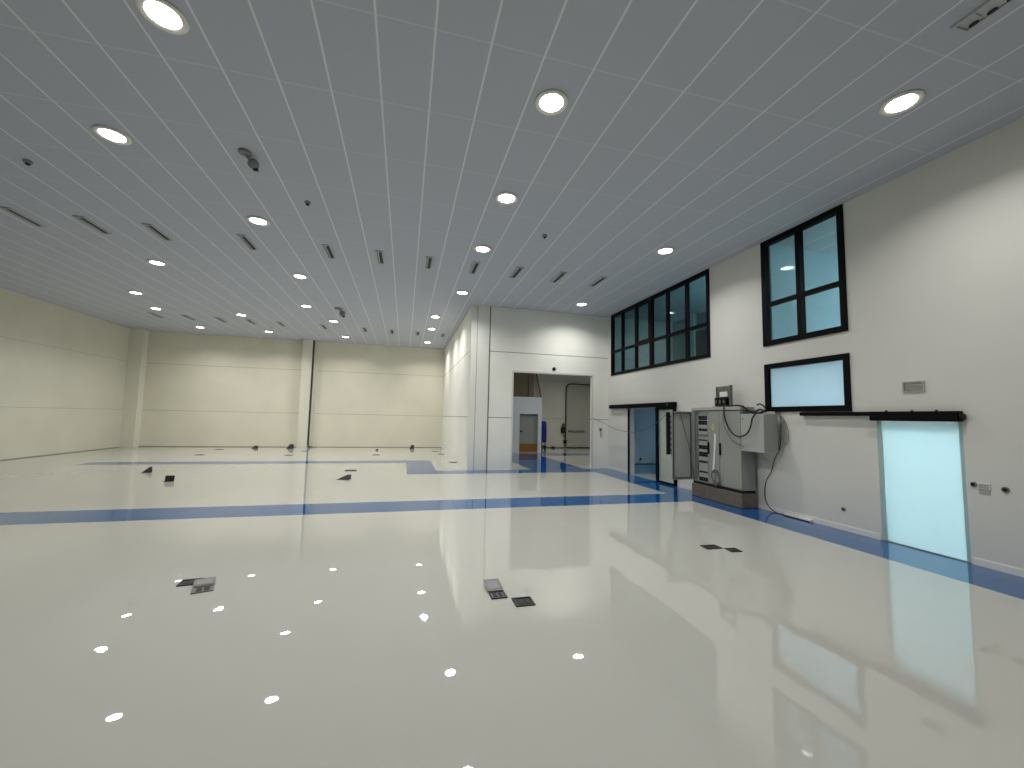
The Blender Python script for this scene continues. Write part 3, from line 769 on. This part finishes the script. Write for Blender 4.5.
# ---------------------------------------------------------------- store room seen through the doorway
YI = 24.94
struct(B(XB+.2, 7.50, 24.0, 24.1, 2.9, H).build('wall_store_beige', M['beige']))
struct(B(7.22, 7.55, 23.9, 24.3, 0, H).build('trim_13', mat('khaki column', (140, 132, 108), .6)))
bt = struct(root('wall_booth', (6.55, 22.0, 0)))
bm_ = MB(); bm_.box(5.2, 6.13, 21.9, 22.0, 0, 2.99); bm_.box(7.19, 7.40, 21.9, 22.0, 0, 2.99); bm_.box(6.13, 7.19, 21.9, 22.0, 2.07, 2.99)
bm_.box(7.30, 7.40, 22.0, 23.9, 0, 2.99); bm_.box(5.2, 7.40, 21.9, 23.9, 2.99, 3.02)
bm_.build('partition', M['cool'], bt)
d3 = struct(root('door_3', (6.66, 22.05, 0)))
B(6.13, 7.19, 22.02, 22.07, .45, 2.03).build('door_leaf', M['boothdoor'], d3)
B(6.13, 7.19, 22.015, 22.06, .0, .45).build('kick_board', M['brown'], d3)
B(6.13, 7.19, 21.95, 22.05, 2.03, 2.07).build('door_head', M['seal'], d3)
dh = MB(); dh.lathe([(.05, 0), (.05, -.03)], c=(6.23, 22.02, 1.12), n=14, axis='y'); dh.box(6.22, 6.36, 21.96, 21.985, 1.11, 1.14)
dh.build('door_handle', M['blackp'], d3)
d5 = struct(root('door_5', (11.1, YI, 0)))
B(10.10, 12.9, YI-.06, YI-.005, .06, 4.0).build('door_leaf', M['doorgrey'], d5)
pbm = MB(); pbm.box(10.22, 11.32, YI-.15, YI-.10, 1.04, 1.13, b=.01); pbm.box(10.22, 10.30, YI-.11, YI-.06, 1.03, 1.14); pbm.box(11.24, 11.32, YI-.11, YI-.06, 1.03, 1.14)
pbm.build('push_bar', M['mute'], d5)
B(10.10, 12.9, YI-.07, YI-.005, 0, .06).build('threshold', M['joint'], d5)
struct(B(7.55, 10.10, YI-.02, YI, 0, .05).build('baseboard_store', mat('brown sealant', (116, 104, 84), .7)))
# conduit with boxes
cd = thing('conduit_riser', 'dark conduit rising beside the exit door and bending right above it', 'conduit', (10.0, YI, .35))
MB().tube([(10.02, YI-.10, .6), (10.02, YI-.10, 2.0), (10.02, YI-.10, 3.6), (10.03, YI-.10, 3.85), (10.13, YI-.10, 4.03), (10.36, YI-.10, 4.12), (11.0, YI-.10, 4.11), (12.5, YI-.10, 4.08)], .035, 8, 4).build('pipe', M['darkcable'], cd, True)
MB().tube([(9.86, YI-.10, 1.0), (9.93, YI-.10, .75), (10.0, YI-.10, .5)], .02, 6, 2).build('tail', M['darkcable'], cd, True)
e_ = thing('switch_box', 'dark electrical switch box mounted on the conduit beside the exit door', 'electrical box', (9.86, YI, .9))
B(9.72, 9.96, YI-.18, YI-.01, .95, 1.30, b=.02).build('enclosure', M['blackp'], e_)
B(9.78, 9.97, YI-.22, YI-.06, 1.30, 1.55, b=.02).build('upper_housing', M['cabdark'], e_)
MB().lathe([(.04, 0), (.04, -.05)], c=(9.84, YI-.18, 1.12), n=14, axis='y').build('rotary_knob', M['mute'], e_)
p_ = thing('socket_box', 'small black socket box low on the conduit beside the exit door', 'electrical box', (9.98, YI, .25))
B(9.90, 10.08, YI-.17, YI-.03, .30, .52, b=.02).build('box', M['blackp'], p_)
MB().tube([(10.0, YI-.1, .3), (9.99, YI-.1, .05)], .025, 6, 0).build('cable_tail', M['rubber'], p_, True)
q_ = MB(); q_.box(9.05, 9.28, YI-.25, YI-.10, .003, .10, b=.02)
tag(q_.build('small_box', M['blackp']), 'tiny black box on the store room floor against the far wall', 'box')
tag(MB().tube([(7.98, YI-.15, 4.95), (8.0, YI-.15, 4.6), (8.28, YI-.15, 3.3), (8.33, YI-.15, 3.05)], .03, 6, 0).build('slanting_cable', M['darkcable'], None, True),
    'dark cable slanting down the wall above the white booth', 'cable')
bl_ = thing('covered_trolley', 'tall narrow trolley under a royal blue cover beside the white booth', 'trolley', (8.22, 23.6, 0))
cv = MB(); cv.lathe([(.17, .42), (.19, .5), (.19, 1.3), (.185, 1.55), (.15, 1.66), (.06, 1.69)], c=(8.17, 23.8, 0), n=24)
cv.v = [(8.17+(x-8.17)*(1+.05*math.sin(6*math.atan2(y-23.8, x-8.17))), 23.8+(y-23.8), z) for x, y, z in cv.v]
cv.build('cover', M['bluecover'], bl_, True)
fr_ = MB(); fr_.box(8.02, 8.32, 23.65, 23.95, .16, .22); fr_.box(8.04, 8.08, 23.78, 23.82, .2, .5); fr_.box(8.26, 8.30, 23.78, 23.82, .2, .5)
fr_.build('frame', M['blackp'], bl_)
for (x, y) in ((8.06, 23.7), (8.28, 23.7), (8.06, 23.9), (8.28, 23.9)):
    MB().lathe([(.08, -.02), (.08, .02)], c=(x, y, .081), n=18, axis='x').build('wheel', M['rubber'], bl_)

# ---------------------------------------------------------------- world, camera
w = bpy.data.worlds.new('World'); bpy.context.scene.world = w; w.use_nodes = True
w.node_tree.nodes['Background'].inputs[0].default_value = (.5, .55, .6, 1)
w.node_tree.nodes['Background'].inputs[1].default_value = .05

cam = bpy.data.cameras.new('camera'); co_ = bpy.data.objects.new('camera', cam); C.objects.link(co_)
yaw, pt, rl = .2525, .0814, .0215
fw = Vector((math.sin(yaw)*math.cos(pt), math.cos(yaw)*math.cos(pt), math.sin(pt)))
rt = Vector((math.cos(yaw), -math.sin(yaw), 0)); up = rt.cross(fw)
r2 = rt*math.cos(rl)+up*math.sin(rl); u2 = up*math.cos(rl)-rt*math.sin(rl)
mw = Matrix((r2, u2, -fw)).transposed().to_4x4(); mw.translation = Vector((0, 0, 1.857))
co_.matrix_world = mw
cam.sensor_width = 36; cam.lens = 412.484*36/1024; cam.clip_start = .05; cam.clip_end = 200
sc_ = bpy.context.scene; sc_.camera = co_
sc_.view_settings.view_transform = 'Standard'; sc_.view_settings.look = 'None'
sc_.view_settings.exposure = 0; sc_.view_settings.gamma = 1; sc_.view_settings.use_curve_mapping = False
